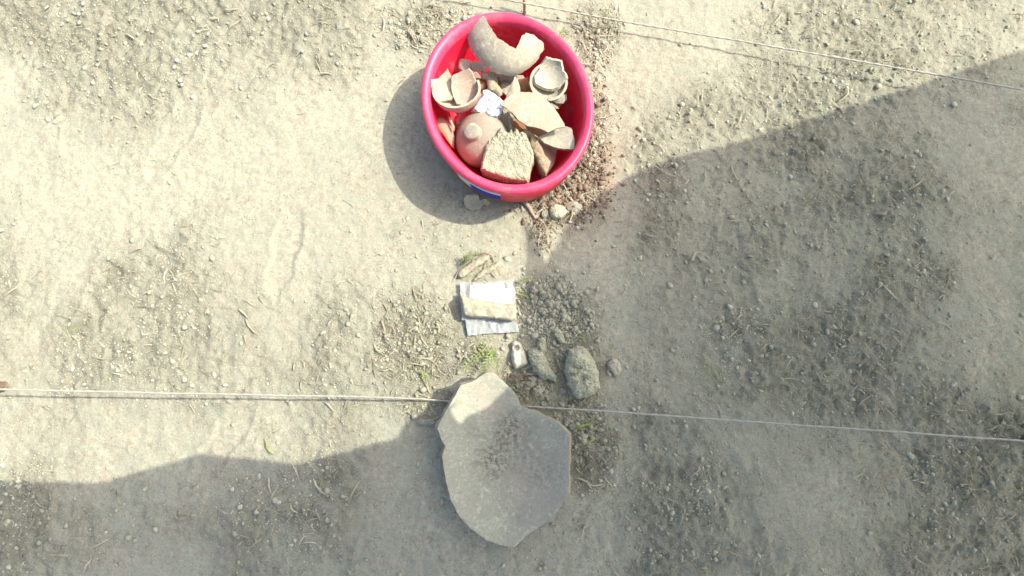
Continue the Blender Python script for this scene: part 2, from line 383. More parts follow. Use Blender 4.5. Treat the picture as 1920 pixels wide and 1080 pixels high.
# reddish crumbled earth beside the basin
PXg, PYg = to_px(X, Y); rd = np.clip(1.4-np.sqrt(((PXg-1085)/70)**2+((PYg-330)/95)**2), 0, 1)*(.5+fbm(X, Y, 30, 3, 1))
at = me.attributes.new('red_earth', 'FLOAT', 'POINT'); at.data.foreach_set('value', np.clip(rd, 0, 1).ravel())
ground = bpy.data.objects.new('ground', me); COL.objects.link(ground); tag(ground, kind='structure')
def ground_mat():
    m = bpy.data.materials.new('dry_earth'); m.use_nodes = True; t = m.node_tree; N = t.nodes; L = t.links
    b = N['Principled BSDF']; b.inputs['Roughness'].default_value = .95; b.inputs['Specular IOR Level'].default_value = .15
    tc = N.new('ShaderNodeTexCoord').outputs['Object']
    def nz(s, det=6, r=.6, dist=0):
        n = N.new('ShaderNodeTexNoise'); n.inputs['Scale'].default_value = s; n.inputs['Detail'].default_value = det
        n.inputs['Roughness'].default_value = r; n.inputs['Distortion'].default_value = dist; L.new(tc, n.inputs['Vector']); return n.outputs['Fac']
    def rmp(s, a, bb):
        r = N.new('ShaderNodeMapRange'); r.inputs[1].default_value = a; r.inputs[2].default_value = bb; L.new(s, r.inputs[0]); return r.outputs[0]
    def mix(f, a, bb):
        x = N.new('ShaderNodeMix'); x.data_type = 'RGBA'
        L.new(f, x.inputs[0])
        for s, v in ((x.inputs[6], a), (x.inputs[7], bb)):
            if isinstance(v, tuple): s.default_value = v+(1,)
            else: L.new(v, s)
        return x.outputs[2]
    def mul(a, k):
        x = N.new('ShaderNodeMath'); x.operation = 'MULTIPLY'; L.new(a, x.inputs[0])
        if isinstance(k, float): x.inputs[1].default_value = k
        else: L.new(k, x.inputs[1])
        return x.outputs[0]
    def attr(n):
        a = N.new('ShaderNodeAttribute'); a.attribute_name = n; return a.outputs['Fac']
    c = mix(rmp(nz(3.5, 5, .6, .6), .42, .60), (.385, .415, .325), (.325, .355, .28))
    c = mix(mul(rmp(nz(14, 5, .65, .4), .50, .64), .6), c, (.435, .41, .32))
    c = mix(rmp(nz(60, 4), .35, .7), mix(rmp(nz(60, 4), .2, .5), (.27, .255, .19), (.34, .32, .245)), c)
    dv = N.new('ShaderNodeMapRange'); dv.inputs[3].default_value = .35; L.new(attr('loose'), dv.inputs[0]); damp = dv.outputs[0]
    c = mix(mul(attr('loose'), .85), c, (.20, .21, .16))  # loose earth coloured darker to paint in the fine shade of its crevices
    c = mix(mul(attr('red_earth'), .8), c, (.25, .165, .125))
    c = mix(mul(rmp(nz(150, 5, .75), .42, .58), .42), c, (.20, .195, .145))
    c = mix(mul(rmp(nz(9, 7, .72, .8), .48, .60), .6), c, (.275, .295, .23))
    vt = N.new('ShaderNodeTexVoronoi'); vt.feature = 'DISTANCE_TO_EDGE'; vt.inputs['Scale'].default_value = 11
    wv = N.new('ShaderNodeVectorMath'); wv.operation = 'ADD'; nv = N.new('ShaderNodeTexNoise'); nv.inputs['Scale'].default_value = 14; nv.inputs['Detail'].default_value = 5; L.new(tc, nv.inputs['Vector'])
    sc_ = N.new('ShaderNodeVectorMath'); sc_.operation = 'SCALE'; sc_.inputs['Scale'].default_value = .16; L.new(nv.outputs['Color'], sc_.inputs[0]); L.new(tc, wv.inputs[0]); L.new(sc_.outputs[0], wv.inputs[1]); L.new(wv.outputs[0], vt.inputs['Vector'])
    crk = rmp(vt.outputs['Distance'], .012, .002); crk = mul(crk, rmp(nz(5, 3), .52, .60))
    c = mix(mul(crk, .7), c, (.13, .115, .085))
    c = mix(rmp(nz(240, 4, .65), .62, .67), c, (.075, .07, .05))
    c = mix(rmp(nz(230, 2, .5), .71, .74), c, (.10, .085, .06))
    L.new(c, b.inputs['Base Color'])
    bp = N.new('ShaderNodeBump'); bp.inputs['Strength'].default_value = 1; bp.inputs['Distance'].default_value = .007
    s1 = N.new('ShaderNodeMath'); s1.operation = 'ADD'; L.new(nz(90, 8, .72), s1.inputs[0]); L.new(mul(nz(28, 5, .6, 1.2), 1.2), s1.inputs[1])
    L.new(mul(s1.outputs[0], damp), bp.inputs['Height']); L.new(bp.outputs[0], b.inputs['Normal'])
    return m
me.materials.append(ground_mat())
def g0(x, y): return float(gz(np.array([x]), np.array([y]))[0][0])
def GP(px, py, h=0.0):
    p = P(px, py, h); p.z = g0(p.x, p.y)+h; return p

# ------------------------------------------------------------------ unseen cloth added in place of bystanders, cut to cast the right and bottom shadows
TH = 1.49
OFF = Vector((SUN.x, SUN.y, 0))*(TH/SUN.z)
shade_px = [(2080, 40), (1700, 165), (1400, 262), (1250, 300), (1180, 330), (1130, 362), (1090, 392), (1064, 424), (1044, 454), (1020, 500),
            (1003, 458), (997, 432), (989, 420), (981, 424), (987, 455), (986, 490), (978, 530), (972, 575), (975, 622), (962, 645), (958, 700, .0),
            (958, 722, .075), (945, 738, .07), (920, 762, .06), (882, 778, .07), (868, 795, .07), (853, 785, .08), (845, 768, .09), (815, 763), (790, 774), (768, 786), (757, 802), (748, 822), (700, 832), (560, 870), (380, 850), (190, 905), (-60, 900),
            (-200, 1500), (900, 1750), (2300, 1500)]
gp = []
for t_ in shade_px:                            # a point of the shadow seen on a raised piece, carried down the sunbeam to the ground
    h_ = t_[2] if len(t_) > 2 else 0
    gp.append(P(t_[0], t_[1], h_) - SUN*(h_/SUN.z))
out = smooth_poly([(p.x*100, p.y*100) for p in gp], 4, .25, 3)
cpts = [Vector((x/100+OFF.x, y/100+OFF.y)) for x, y in out]
vo, _, fo, _, _, _ = delaunay_2d_cdt(cpts, [(i, (i+1) % len(cpts)) for i in range(len(cpts))], [], 1, 1e-6)
V = [(v.x, v.y, TH) for v in vo]; nV = len(V); V += [(v.x, v.y, TH+.003) for v in vo]
F = [tuple(f) for f in fo]+[tuple(i+nV for i in f[::-1]) for f in fo]
M_cloth = mat('shadow_caster_cloth', (.78, .79, .72), (.74, .75, .68), bump=.1, trans=.6)
shadow_caster = empty('added_shadow_cloth', (1.6, .5, 0)); tag(shadow_caster, 'made-up pale cloth on stakes, added out of view to cast the large shadows', 'awning')
cl = mesh_obj('shadow_panel', V, F, M_cloth, None, False, shadow_caster)
for x, y in ((3.1, 1.0), (3.1, -.3), (3.1, -1.35), (1.2, -1.42), (-.4, -1.3)):
    v, f = revolve([(.001, 0), (.025, 0), (.022, TH-.01), (.001, TH-.01)], 10, (x, y, 0)); mesh_obj('added_stake', v, f, M_post, None, True, shadow_caster)

# ------------------------------------------------------------------ the red basin
ZR = .165
rim_px = [(939, 18), (886, 26), (832, 61), (806, 99), (790, 153), (790, 198), (800, 244), (825, 288), (858, 319), (892, 344), (930, 361), (962, 362), (1008, 352), (1061, 326), (1092, 292), (1111, 248), (1116, 206), (1107, 153), (1084, 107), (1046, 65), (1008, 36), (977, 23)]
_q = np.array([P(x, y, ZR)[:2] for x, y in rim_px]); _m = _q.mean(0); _d = _q-_m
_A = np.stack([_d[:, 0]**2, _d[:, 0]*_d[:, 1], _d[:, 1]**2, _d[:, 0], _d[:, 1]], 1)
_c = np.linalg.lstsq(_A, np.ones(len(_d)), rcond=None)[0]
_M = np.array([[_c[0], _c[1]/2], [_c[1]/2, _c[2]]]); _ctr = -.5*np.linalg.solve(_M, _c[3:]); _k = 1+_ctr@_M@_ctr
_ev, _U = np.linalg.eigh(_M/_k); RX, RY = 1/math.sqrt(_ev[0]), 1/math.sqrt(_ev[1]); EA = math.atan2(_U[1, 0], _U[0, 0])
BC = Vector((_m[0]+_ctr[0], _m[1]+_ctr[1], 0)); ROTB = Matrix.Rotation(EA, 3, 'Z')
print('basin', BC, RX, RY, math.degrees(EA))
def rv(prof, n, **k):                          # revolve on the slightly oval, turned basin
    V, F = revolve(prof, n, (0, 0, 0), RX, RY, **k)
    return [tuple(ROTB @ Vector(p) + BC) for p in V], F
basin = empty('basin', (BC.x, BC.y, 0)); tag(basin, 'round red plastic basin with a pink rim, filled with broken pottery', 'basin')
prof = [(.001, .002), (.66, .002), (.70, .006), (.74, .02), (.82, .07), (.90, .13), (.925, .148), (.93, .1495),
        (.90, .1495), (.89, .146), (.872, .13), (.80, .072), (.70, .024), (.66, .013), (.6, .010), (.001, .010)]
v, f = rv(prof, 128); mesh_obj('bowl_wall', v, f, M_red, None, True, basin)
rp = [(.884, .140), (.892, .152), (.915, .161), (.955, .1655), (.98, .164), (.995, .158), (1.0, .150), (.995, .141), (.985, .136), (.975, .135), (.965, .138), (.958, .1475), (.932, .1500), (.900, .1500), (.884, .140)]
v, f = rv(rp, 160, wob=.006); mesh_obj('rim', v, f, M_rim, None, True, basin)
sk_ = [(.55, .0105), (.60, .0115), (.62, .0105)]
# skirt wall under the rim, seen at the near side
def wall_band(name, a0, a1, z0, z1, off, m, parent, n=40):
    V, F = [], []
    for i in range(n+1):
        t = a0+(a1-a0)*i/n
        for z, o in ((z0, off), (z1, off), (z1, off-.0008), (z0, off-.0008)):
            r = (.935+(z-.05)/.09*.035)
            V.append(tuple(ROTB @ Vector(((r*RX+o)*math.cos(t-EA), (r*RY+o)*math.sin(t-EA), z)) + BC))
    for i in range(n):
        for k in range(4):
            a, b = i*4+k, i*4+(k+1) % 4; F.append((a, b, b+4, a+4))
    F += [(0, 1, 2, 3), (n*4+3, n*4+2, n*4+1, n*4)]
    return mesh_obj(name, V, F, m, None, True, parent)
wall_band('skirt', 0, 2*math.pi-.0001, .035, .137, 0, M_red, basin, 128)
st = wall_band('sticker', R(229), R(262.5), .050, .124, .0014, M_white, basin)
st2 = wall_band('printed_band', R(240), R(262.3), .055, .100, .0024, M_blue, basin); st2.parent = st

# ------------------------------------------------------------------ pottery in the basin
def dome(cx, cy, rx, ry, z0, h, gx=0, gy=0):
    return lambda x, y, d: z0+gx*(x-cx)+gy*(y-cy)+h*math.sqrt(max(0, 1-((x-cx)/rx)**2-((y-cy)/ry)**2))
def para(cx, cy, rx, ry, z0, h, gx=0, gy=0):
    return lambda x, y, d: z0+gx*(x-cx)+gy*(y-cy)+h*(((x-cx)/rx)**2+((y-cy)/ry)**2)
def pillow(z0, h, w_, gx=0, gy=0, cx=0, cy=0, nz_=0, ns=.08):
    def f(x, y, d):
        k = 1-min(1, d/w_)
        return z0+h*math.sqrt(max(0, 1-k*k))+gx*(x-cx)+gy*(y-cy)+nz_*fb(x, y, 3.3, 4, ns)
    return f
def crag(x, y, s_, sc):
    w_ = Vector((x*sc+.5*noise.noise(Vector((x*sc, y*sc, s_))), y*sc+.5*noise.noise(Vector((x*sc, y*sc, s_+9))), s_))
    dd = noise.voronoi(w_)[0]; return .5-dd[0]
# hidden layer that the rest lies on
rs = random.Random(4)
for i in range(26):
    a = rs.uniform(0, 6.283); rad = math.sqrt(rs.random())*98
    cx, cy = 948+rad*math.cos(a), 205+rad*math.sin(a)*.85
    n_ = rs.randint(5, 7); s_ = rs.uniform(20, 32); ph = rs.random()*6
    pts = [(cx+s_*rs.uniform(.75, 1.1)*math.cos(ph+k*6.283/n_), cy+s_*rs.uniform(.6, 1.)*math.sin(ph+k*6.283/n_)) for k in range(n_)]
    o = patch('pottery_sherd', pts, dome(cx, cy, s_*1.6, s_*1.6, .035+.028*rs.random(), .02, rs.uniform(-.0005, .0005), rs.uniform(-.0005, .0005)),
              [rs.choice([M_pot, M_tan, M_grey, M_orange, M_tan]), M_brk], thick=.007, step=6)
    tag(o, 'dusty broken sherd lying in the dark underneath the upper pottery in the basin', 'sherd', 'sherds lying underneath in the basin')

def sherd(pts, zf, mats, label, name='pottery_sherd', cat='sherd', **k):
    o = patch(name, pts, zf, mats, **k); tag(o, label, cat); return o
# big globular pot fragment
sherd([(891, 25), (883, 45), (876, 70), (880, 88), (891, 105), (906, 123), (929, 137), (956, 144), (976, 138), (994, 127), (1010, 110), (1019, 92),
       (1019, 79), (1010, 74), (1001, 65), (987, 62), (979, 67), (972, 83), (967, 91), (951, 83), (933, 70), (920, 54), (913, 40), (904, 25), (897, 23)],
      dome(951, 66, 80, 84, .105, .085), [M_pot, M_cream], 'largest rounded grey pot fragment with a notched broken mouth at the top of the basin',
      name='pot_fragment', cat='pot fragment', thick=.008, step=2.6, jag=1.5)
# broken bowl at the left
def tfB(t):
    t = math.degrees(t) % 360
    if 25 < t < 155:
        base = .50
        return max(base, .9-abs(t-122)/30) if t > 95 else .5
    return 1.0
o = bowl_shell('broken_bowl', P(856, 166, .158), .062, .055, .006, Euler((R(-14), R(-4), 0)), tfB, [M_pink, M_cream, M_cream])
tag(o, 'cream lined broken bowl with a pink outside against the left wall of the basin', 'bowl')
sherd([(807, 150), (822, 148), (834, 135), (839, 129), (845, 140), (851, 158), (852, 176), (846, 186), (824, 190), (811, 178)],
      para(845, 178, 50, 60, .132, .030), [M_cream, M_cream], 'pointed cream sherd standing inside the left hand broken bowl', thick=.006, step=3.5)
sherd([(847, 143), (856, 139), (879, 130), (885, 136), (893, 155), (901, 178), (892, 190), (872, 198), (856, 194), (849, 178), (846, 160)],
      para(874, 172, 60, 60, .134, .028, 0, -.0004), [M_pinkcream, M_pinkcream], 'squarish pale pink curved sherd leaning in the left hand broken bowl', thick=.007, step=3.5)
# smaller pieces behind
sherd([(861, 112), (868, 110), (884, 114), (888, 134), (868, 138), (859, 128)], pillow(.10, .006, 5), [M_grey, M_brkgrey], 'small grey sherd behind the left hand bowl, nearest the red wall')
sherd([(883, 120), (892, 113), (904, 120), (912, 131), (895, 136), (885, 130)], dome(897, 125, 20, 16, .098, .018), [M_grey, M_brkgrey], 'small dark rounded grey sherd tucked under the big pot fragment', thick=.005)
sherd([(901, 133), (932, 133), (934, 150), (933, 158), (913, 160), (912, 150), (902, 148)], pillow(.112, .008, 5, nz_=.001), [M_tan, M_brk], 'flat topped tan rim sherd below the big pot fragment')
sherd([(914, 151), (924, 148), (933, 158), (941, 168), (942, 178), (936, 182), (926, 172), (914, 168)], pillow(.12, .008, 6, nz_=.001), [M_tan, M_brk], 'knobbly yellowish tan sherd just above the white plastic bag')
sherd([(886, 145), (901, 147), (912, 150), (915, 165), (903, 170), (893, 163)], pillow(.098, .008, 5), [M_orange, M_brk], 'orange brown sherd between the left hand bowl and the tan rim sherd')
sherd([(932, 143), (950, 142), (964, 146), (962, 152), (950, 154), (934, 152)], pillow(.085, .01, 5), [M_grey, M_brkgrey], 'narrow grey sherd directly under the big pot fragment')
sherd([(966, 143), (971, 150), (976, 168), (973, 178), (957, 186), (944, 203), (948, 184), (956, 162)], lambda x, y, d: .145-.0005*(y-143)-.0004*abs(x-962)+.002*min(1, d/3), [M_cream, M_cream], 'narrow pointed whitish sherd standing upright in the middle of the basin', thick=.006, step=3)
sherd([(971, 149), (990, 145), (994, 168), (977, 173)], pillow(.108, .006, 5), [M_orange, M_brk], 'small orange brown sherd beside the stacked bowl bases')
# white plastic bag
bag = empty('plastic_bag', P(915, 195, .07)); tag(bag, 'crumpled white and pale blue plastic bag in the middle of the basin', 'plastic bag')
patch('bag_body', [(903, 172), (914, 167), (925, 169), (935, 180), (945, 192), (943, 205), (935, 217), (915, 219), (900, 213), (884, 207), (892, 195), (899, 184)],
      pillow(.105, .028, 16, nz_=.010, ns=.07), [M_bagwhite, M_bagwhite], bottom=.085, step=2.2, soft=True, parent=bag)
patch('folded_corner', [(912, 208), (922, 207), (931, 200), (938, 202), (944, 209), (936, 216), (925, 219), (914, 217)], pillow(.127, .008, 6, nz_=.006, ns=.15),
      [M_bagblue, M_bagblue], bottom=.115, step=1.8, soft=True, parent=bag)
# stacked bowl bases at the right
def tfC(t):
    t = math.degrees(t) % 360
    if 15 < t < 105: return .45
    if 262 < t < 266: return .9
    return 1.0
o = bowl_shell('bowl_base', P(1029, 153, .150), .049, .036, .006, Euler((R(8), R(4), 0)), tfC, [M_lgrey, M_cream, M_lgrey])
tag(o, 'larger grey broken bowl base holding a smaller one by the right wall of the basin', 'bowl')
sherd([(1025, 109), (1035, 112), (1052, 116), (1054, 132), (1060, 138), (1061, 145), (1048, 162), (1035, 167), (1019, 165), (1004, 155), (1002, 143), (1011, 131), (1017, 119)],
      para(1030, 146, 30, 30, .142, .014, 0, -.0002), [M_lgrey, M_cream], 'smaller cupped bowl base nested in the larger grey broken bowl', name='bowl_base', cat='bowl', thick=.009, step=3)
sherd([(1034, 180), (1062, 176), (1063, 186), (1056, 194), (1042, 194), (1035, 189)], dome(1048, 180, 20, 20, .095, .02), [M_grey, M_brkgrey], 'small smooth grey sherd showing under the larger bowl base', thick=.005)
sherd([(1000, 180), (1020, 183), (1040, 190), (1048, 204), (1030, 205), (1008, 190)], pillow(.098, .006, 5), [M_pot, M_brkgrey], 'grey brown sherd half hidden behind the large cream sherd')
# pieces at the right front
sherd([(984, 234), (1010, 239), (1030, 246), (1016, 262), (1003, 252), (990, 245)], pillow(.108, .008, 6, nz_=.002), [M_orange, M_brk], 'rough brown sherd below the large cream sherd')
sherd([(1028, 247), (1046, 239), (1057, 236), (1071, 240), (1074, 252), (1077, 262), (1077, 280), (1058, 279), (1040, 276), (1022, 268), (1010, 257)],
      para(1045, 260, 60, 40, .122, .012, .0002, 0), [M_lgrey, M_brk], 'grey sherd with a crumbly orange edge near the right wall of the basin', thick=.009, step=3)
ed = empty('pottery_sherd', P(1018, 290, .06)); tag(ed, 'thick sherd standing on its edge at the right of the coarse slab', 'sherd')
patch('smooth_face', [(1008, 262), (1022, 272), (1044, 279), (1043, 292), (1037, 310), (1027, 324), (1020, 300), (1012, 280)], lambda x, y, d: .105-.0012*(x-1008)+.0001*(y-262), [M_pinkcream, M_brk], bottom=.05, parent=ed, step=3)
patch('broken_edge', [(993, 251), (1000, 254), (1009, 263), (1018, 280), (1026, 303), (1029, 318), (1024, 331), (1017, 322), (1009, 304), (1000, 285), (994, 268)],
      pillow(.108, .008, 6, nz_=.004, ns=.15), [M_brk, M_brk], bottom=.05, parent=ed, step=2.5, rough=.0012)
sherd([(937, 195), (945, 188), (958, 178), (975, 172), (1000, 174), (1020, 183), (1035, 197), (1048, 215), (1058, 232), (1059, 238), (1045, 240), (1028, 248),
       (1018, 243), (1008, 240), (990, 236), (975, 227), (962, 213), (950, 203)], dome(995, 208, 110, 90, .120, .040, .0001, -.0001),
      [M_cream, M_cream], 'large smooth cream leaf shaped sherd lying across the middle of the basin', thick=.007, step=3.5, jag=.8)
sherd([(950, 209), (956, 210), (958, 230), (962, 246), (955, 247), (951, 230)], pillow(.10, .005, 3), [M_grey, M_grey], 'thin pale sliver of pottery in the dark gap below the white bag', thick=.005, step=2.5)
# pink lipped bowls at the left wall
sherd([(815, 223), (828, 221), (840, 228), (849, 243), (852, 262), (851, 279), (843, 268), (832, 250), (820, 235)], dome(828, 252, 28, 40, .088, .032), [M_pink, M_pinkcream], 'pink rounded bowl sherd squeezed against the lower left wall of the basin', thick=.004, step=3)
sherd([(818, 233), (827, 238), (838, 253), (846, 270), (842, 268), (832, 256), (822, 243)], pillow(.125, .004, 3), [M_orange, M_orange], 'thin orange lip of a sherd beside the lower left wall of the basin', thick=.004, step=2.5)
sherd([(841, 217), (846, 220), (852, 238), (851, 246), (846, 238), (842, 226)], pillow(.122, .004, 3), [M_pinkcream, M_cream], 'thin pale edge of a sherd between the broken bowl and the lid', thick=.004, step=2.5)
sherd([(806, 190), (810, 188), (813, 205), (812, 219), (808, 208)], pillow(.125, .003, 3), [M_pinkcream, M_pinkcream], 'tiny sliver of pale sherd beside the left rim of the basin', thick=.004, step=2.5)
# lid with a knob
lid = empty('knobbed_pot', P(900, 262, .06)); tag(lid, 'pinkish domed pottery piece with a round knob, left of the coarse slab', 'pot')
rotL = Euler((R(6), R(-17), 0)).to_matrix()
LC = P(903, 262, .082)
pr_ = [(.0715, -.01), (.0715, 0), (.069, .016), (.062, .031), (.050, .044), (.036, .052), (.020, .056), (.001, .057), (.001, .050), (.03, .046), (.055, .028), (.064, 0), (.0715, -.01)]
v, f = revolve(pr_, 72, LC, 1, 1.02, rotL, wob=.02); mesh_obj('dome', v, f, M_lid if 'M_lid' in globals() else mat('dusty_pink_clay', (.38, .275, .225), (.37, .34, .265), (.41, .39, .31), scale=14, bump=.5), None, True, lid)
kn = [(.001, .050), (.024, .050), (.0215, .055), (.0205, .062), (.021, .070), (.0205, .0755), (.018, .0775), (.001, .0755)]
v, f = revolve(kn, 40, LC, 1, 1, rotL, wob=.03); mesh_obj('knob', v, f, M_pot, None, True, lid)
# coarse slab
def slabz(x, y, d):
    k = 1-min(1, d/4.5); z = .130+.010*math.sqrt(max(0, 1-k*k))
    z += .006*math.exp(-((y-(318+(x-905)*.17))/9)**2)
    z -= .0002*(y-290)
    if y < 275: z += .003*fb(x, y, 1, 4, .3)*(1 if y < 262 else (275-y)/13)
    return z+.0018*fb(x, y, 2, 4, .1)+.0014*fb(x, y, 6, 3, .35) - .0016*math.exp(-((x-(935+(y-260)*.55+2*math.sin(y*.4)))/1.6)**2)*(1 if 262 < y < 312 else 0)
sherd([(918, 262), (910, 273), (907, 290), (903, 307), (901, 317), (917, 325), (950, 337), (970, 340), (990, 342), (993, 333), (997, 315), (1001, 300), (1002, 287), (993, 270), (987, 252),
       (980, 247), (974, 250), (967, 241), (962, 248), (958, 243), (953, 249), (946, 246), (938, 239), (930, 252)],
      slabz, [M_block, M_block], 'thick coarse buff slab fragment with a rounded lip at the front of the basin', name='rim_fragment', cat='rim fragment',
      bottom=.085, step=2.1, jag=1.7, rough=.0016, wall=.003)

# ------------------------------------------------------------------ things on the ground
# huge dish sherd
bigpts = [(913, 698), (925, 699), (942, 713), (963, 734), (972, 747), (976, 763), (1001, 770), (1028, 783), (1046, 792), (1059, 805), (1068, 815), (1068, 846), (1067, 880), (1066, 925),
          (1050, 950), (1034, 977), (1027, 978), (987, 1004), (965, 1026), (942, 1023), (913, 1013), (884, 992), (862, 970), (846, 939), (837, 905), (830, 865), (830, 853), (835, 837),
          (828, 826), (820, 803), (828, 785), (844, 758), (853, 743), (864, 722), (884, 716), (898, 707)]
def bigz(x, y, d):
    q_ = ((x-952)/125)**2+((y-868)/165)**2
    return .022+.062*min(q_, 1.9)**.9-.0018*max(0, 1-d/5)**2-.002*max(0, 1-abs(x-832)/6)*max(0, 1-abs(y-838)/10)
sherd(bigpts, bigz, [M_big, M_brkgrey], 'very large smooth grey dish fragment lying across the string at the bottom', name='dish_fragment', cat='dish fragment', thick=.019, step=4.5, jag=.8, rough=.0005, wall=.003)
dish = bpy.data.objects['dish_fragment']
_V, _F = [], []
_olb = np.array(bigpts)
for _ in range(420):
    gx_, gy_ = rs.gauss(945, 55), rs.gauss(865, 75)
    if not inside(bigpts, np.array([[gx_, gy_]]))[0]: continue
    c_ = P(gx_, gy_, bigz(gx_, gy_, 20)); a_ = rs.uniform(.0008, .0022)
    b0 = len(_V)
    for dx_, dy_, dz_ in ((1, 0, 0), (-.5, .9, 0), (-.6, -.8, 0), (0, 0, 1), (0, 0, -1)):
        _V.append((c_.x+a_*dx_*rs.uniform(.7, 1.4), c_.y+a_*dy_*rs.uniform(.7, 1.4), c_.z+a_*.7*dz_))
    _F += [(b0, b0+1, b0+3), (b0+1, b0+2, b0+3), (b0+2, b0, b0+3), (b0+1, b0, b0+4), (b0+2, b0+1, b0+4), (b0, b0+2, b0+4)]
tag(mesh_obj('soil_grains', _V, _F, M_clod, None, False), 'tiny grains of soil sprinkled over the big dish fragment', 'soil', kind='stuff')
def stains(o, m, spots, col):
    t = m.node_tree; N = t.nodes; L = t.links; b = N['Principled BSDF']; src = b.inputs['Base Color'].links[0].from_socket
    tc = N.new('ShaderNodeTexCoord').outputs['Object']
    for (x, y, rad, amt, sc) in spots:
        p = P(x, y, .03)-o.location; dn = N.new('ShaderNodeVectorMath'); dn.operation = 'DISTANCE'; dn.inputs[1].default_value = (p.x, p.y, .03)
        L.new(tc, dn.inputs[0]); mr = N.new('ShaderNodeMapRange'); mr.interpolation_type = 'SMOOTHSTEP'; mr.inputs[1].default_value = rad; mr.inputs[2].default_value = 0; mr.inputs[4].default_value = amt
        L.new(dn.outputs['Value'], mr.inputs[0])
        nz = N.new('ShaderNodeTexNoise'); nz.inputs['Scale'].default_value = sc; nz.inputs['Detail'].default_value = 6; nz.inputs['Roughness'].default_value = .75; L.new(tc, nz.inputs['Vector'])
        r2 = N.new('ShaderNodeMapRange'); r2.inputs[1].default_value = .45; r2.inputs[2].default_value = .62; L.new(nz.outputs['Fac'], r2.inputs[0])
        ml = N.new('ShaderNodeMath'); ml.operation = 'MULTIPLY'; L.new(mr.outputs[0], ml.inputs[0]); L.new(r2.outputs[0], ml.inputs[1])
        mx = N.new('ShaderNodeMix'); mx.data_type = 'RGBA'; L.new(ml.outputs[0], mx.inputs[0]); L.new(src, mx.inputs[6]); mx.inputs[7].default_value = col+(1,); src = mx.outputs[2]
    L.new(src, b.inputs['Base Color'])
stains(dish, M_big, [(958, 805, .085, 1.4, 110), (925, 868, .08, 1.2, 110), (880, 800, .05, .8, 130), (1010, 880, .09, .7, 90), (945, 840, .13, .6, 60), (980, 960, .05, .5, 120)], (.12, .11, .09))
lid_dome = lid.children[0]
for spots_, c_ in (([(930, 232, .075, 1.0, 9), (905, 215, .06, .9, 20), (925, 250, .05, 1.0, 12)], (.46, .44, .34)),):
    stains(lid, lid_dome.data.materials[0], spots_, c_)
stains(dish, M_big, [(1010, 905, .16, .3, 12), (905, 740, .10, .7, 14), (1010, 810, .10, .35, 20)], (.46, .35, .29))
# curled small sherd below the basin
sherd([(870, 374), (876, 366), (888, 362), (896, 366), (900, 376), (908, 373), (920, 380), (914, 386), (904, 383), (897, 392), (884, 394), (873, 388)],
      lambda x, y, d: .010+.0007*abs(x-886)*.6+.014*math.exp(-((y-366)/7)**2)+.010*math.exp(-((x-911)/5)**2), [M_cbar, M_cream], 'small curled grey sherd on the ground in the shadow of the basin', thick=.005, step=2.2)
# stone bar + bags
bagA = empty('zip_bag', GP(915, 565)); tag(bagA, 'clear zip bag holding a blank white slip, under the stone bar', 'plastic bag')
zb = lambda x, y, d: .010+.002*fb(x, y, 1, 3, .05)
patch('paper_slip', [(882, 534), (961, 528), (964, 560), (964, 584), (884, 586), (880, 556)], lambda x, y, d: .0105+.005*abs(fb(x, y, 1, 3, .025)), [M_paper, M_paper], thick=.0012, step=5, jag=.2, rough=.0002, parent=bagA, wall=0)
patch('bag_film', [(862, 529), (910, 528), (964, 525), (967, 560), (969, 600), (866, 600)], lambda x, y, d: .0150+.006*abs(fb(x*1.4, y, 1, 3, .03)), [M_film, M_film], thick=.0006, step=4, jag=.5, rough=.0003, parent=bagA, wall=0)
patch('seal_strip', [(862, 530), (871, 530), (874, 600), (866, 600)], lambda x, y, d: .0172+.002*fb(x, y, 1, 3, .03), [M_seal, M_seal], thick=.001, step=4, jag=.3, rough=.0003, parent=bagA, wall=0)
bagA.children[1].data.materials
bagB = empty('zip_bag', GP(920, 612)); tag(bagB, 'crinkled cloudy plastic bag sticking out below the stone bar', 'plastic bag')
patch('bag_film', [(869, 580), (964, 578), (969, 600), (973, 622), (945, 624), (905, 626), (878, 630), (873, 608)], lambda x, y, d: .0115+.006*abs(fb(x*2, y*.7, 5, 3, .05)), [M_film2, M_film2], bottom=.004, step=3, jag=.5, rough=.0004, parent=bagB, wall=0)
patch('seal_strip', [(872, 596), (879, 595), (884, 629), (877, 630)], lambda x, y, d: .0150+.003*fb(x, y, 5, 3, .05), [M_seal, M_seal], thick=.0012, step=3, jag=.2, rough=.0002, parent=bagB, wall=0)
def barz(x, y, d):
    k = 1-min(1, d/4); return .022+.024*math.sqrt(max(0, 1-k*k))-.0002*(y-585)+.003*fb(x, y, 8, 4, .09)+.003*crag(x, y, 4, .05)
sherd([(863, 548), (868, 556), (886, 560), (920, 566), (950, 570), (967, 571), (969, 584), (967, 598), (959, 603), (935, 599), (900, 596), (880, 595), (869, 592), (866, 578), (863, 565)],
      barz, [M_cbar, M_brk], 'long buff stone bar lying across the two plastic bags', name='stone_bar', cat='stone', bottom=.0165, step=3, jag=.9, rough=.001)
sherd([(856, 514), (862, 505), (885, 488), (905, 478), (917, 477), (918, 486), (905, 497), (893, 503), (882, 512), (868, 522), (859, 522)],
      pillow(.002, .016, 3, nz_=.004, ns=.2), [M_flake, M_brk], 'flat weathered flake lying above the zip bag, beside the faded leaves', name='stone_flake', cat='stone', bottom=-.01, step=2.6, rough=.001)
sherd([(884, 530), (892, 515), (908, 502), (934, 490), (941, 495), (928, 508), (908, 518), (892, 527), (884, 540)],
      pillow(.002, .012, 3, nz_=.003, ns=.2), [M_flake, M_brk], 'long narrow flake pointing at the corner of the white slip', name='stone_flake', cat='stone', bottom=-.01, step=2.6, rough=.001)
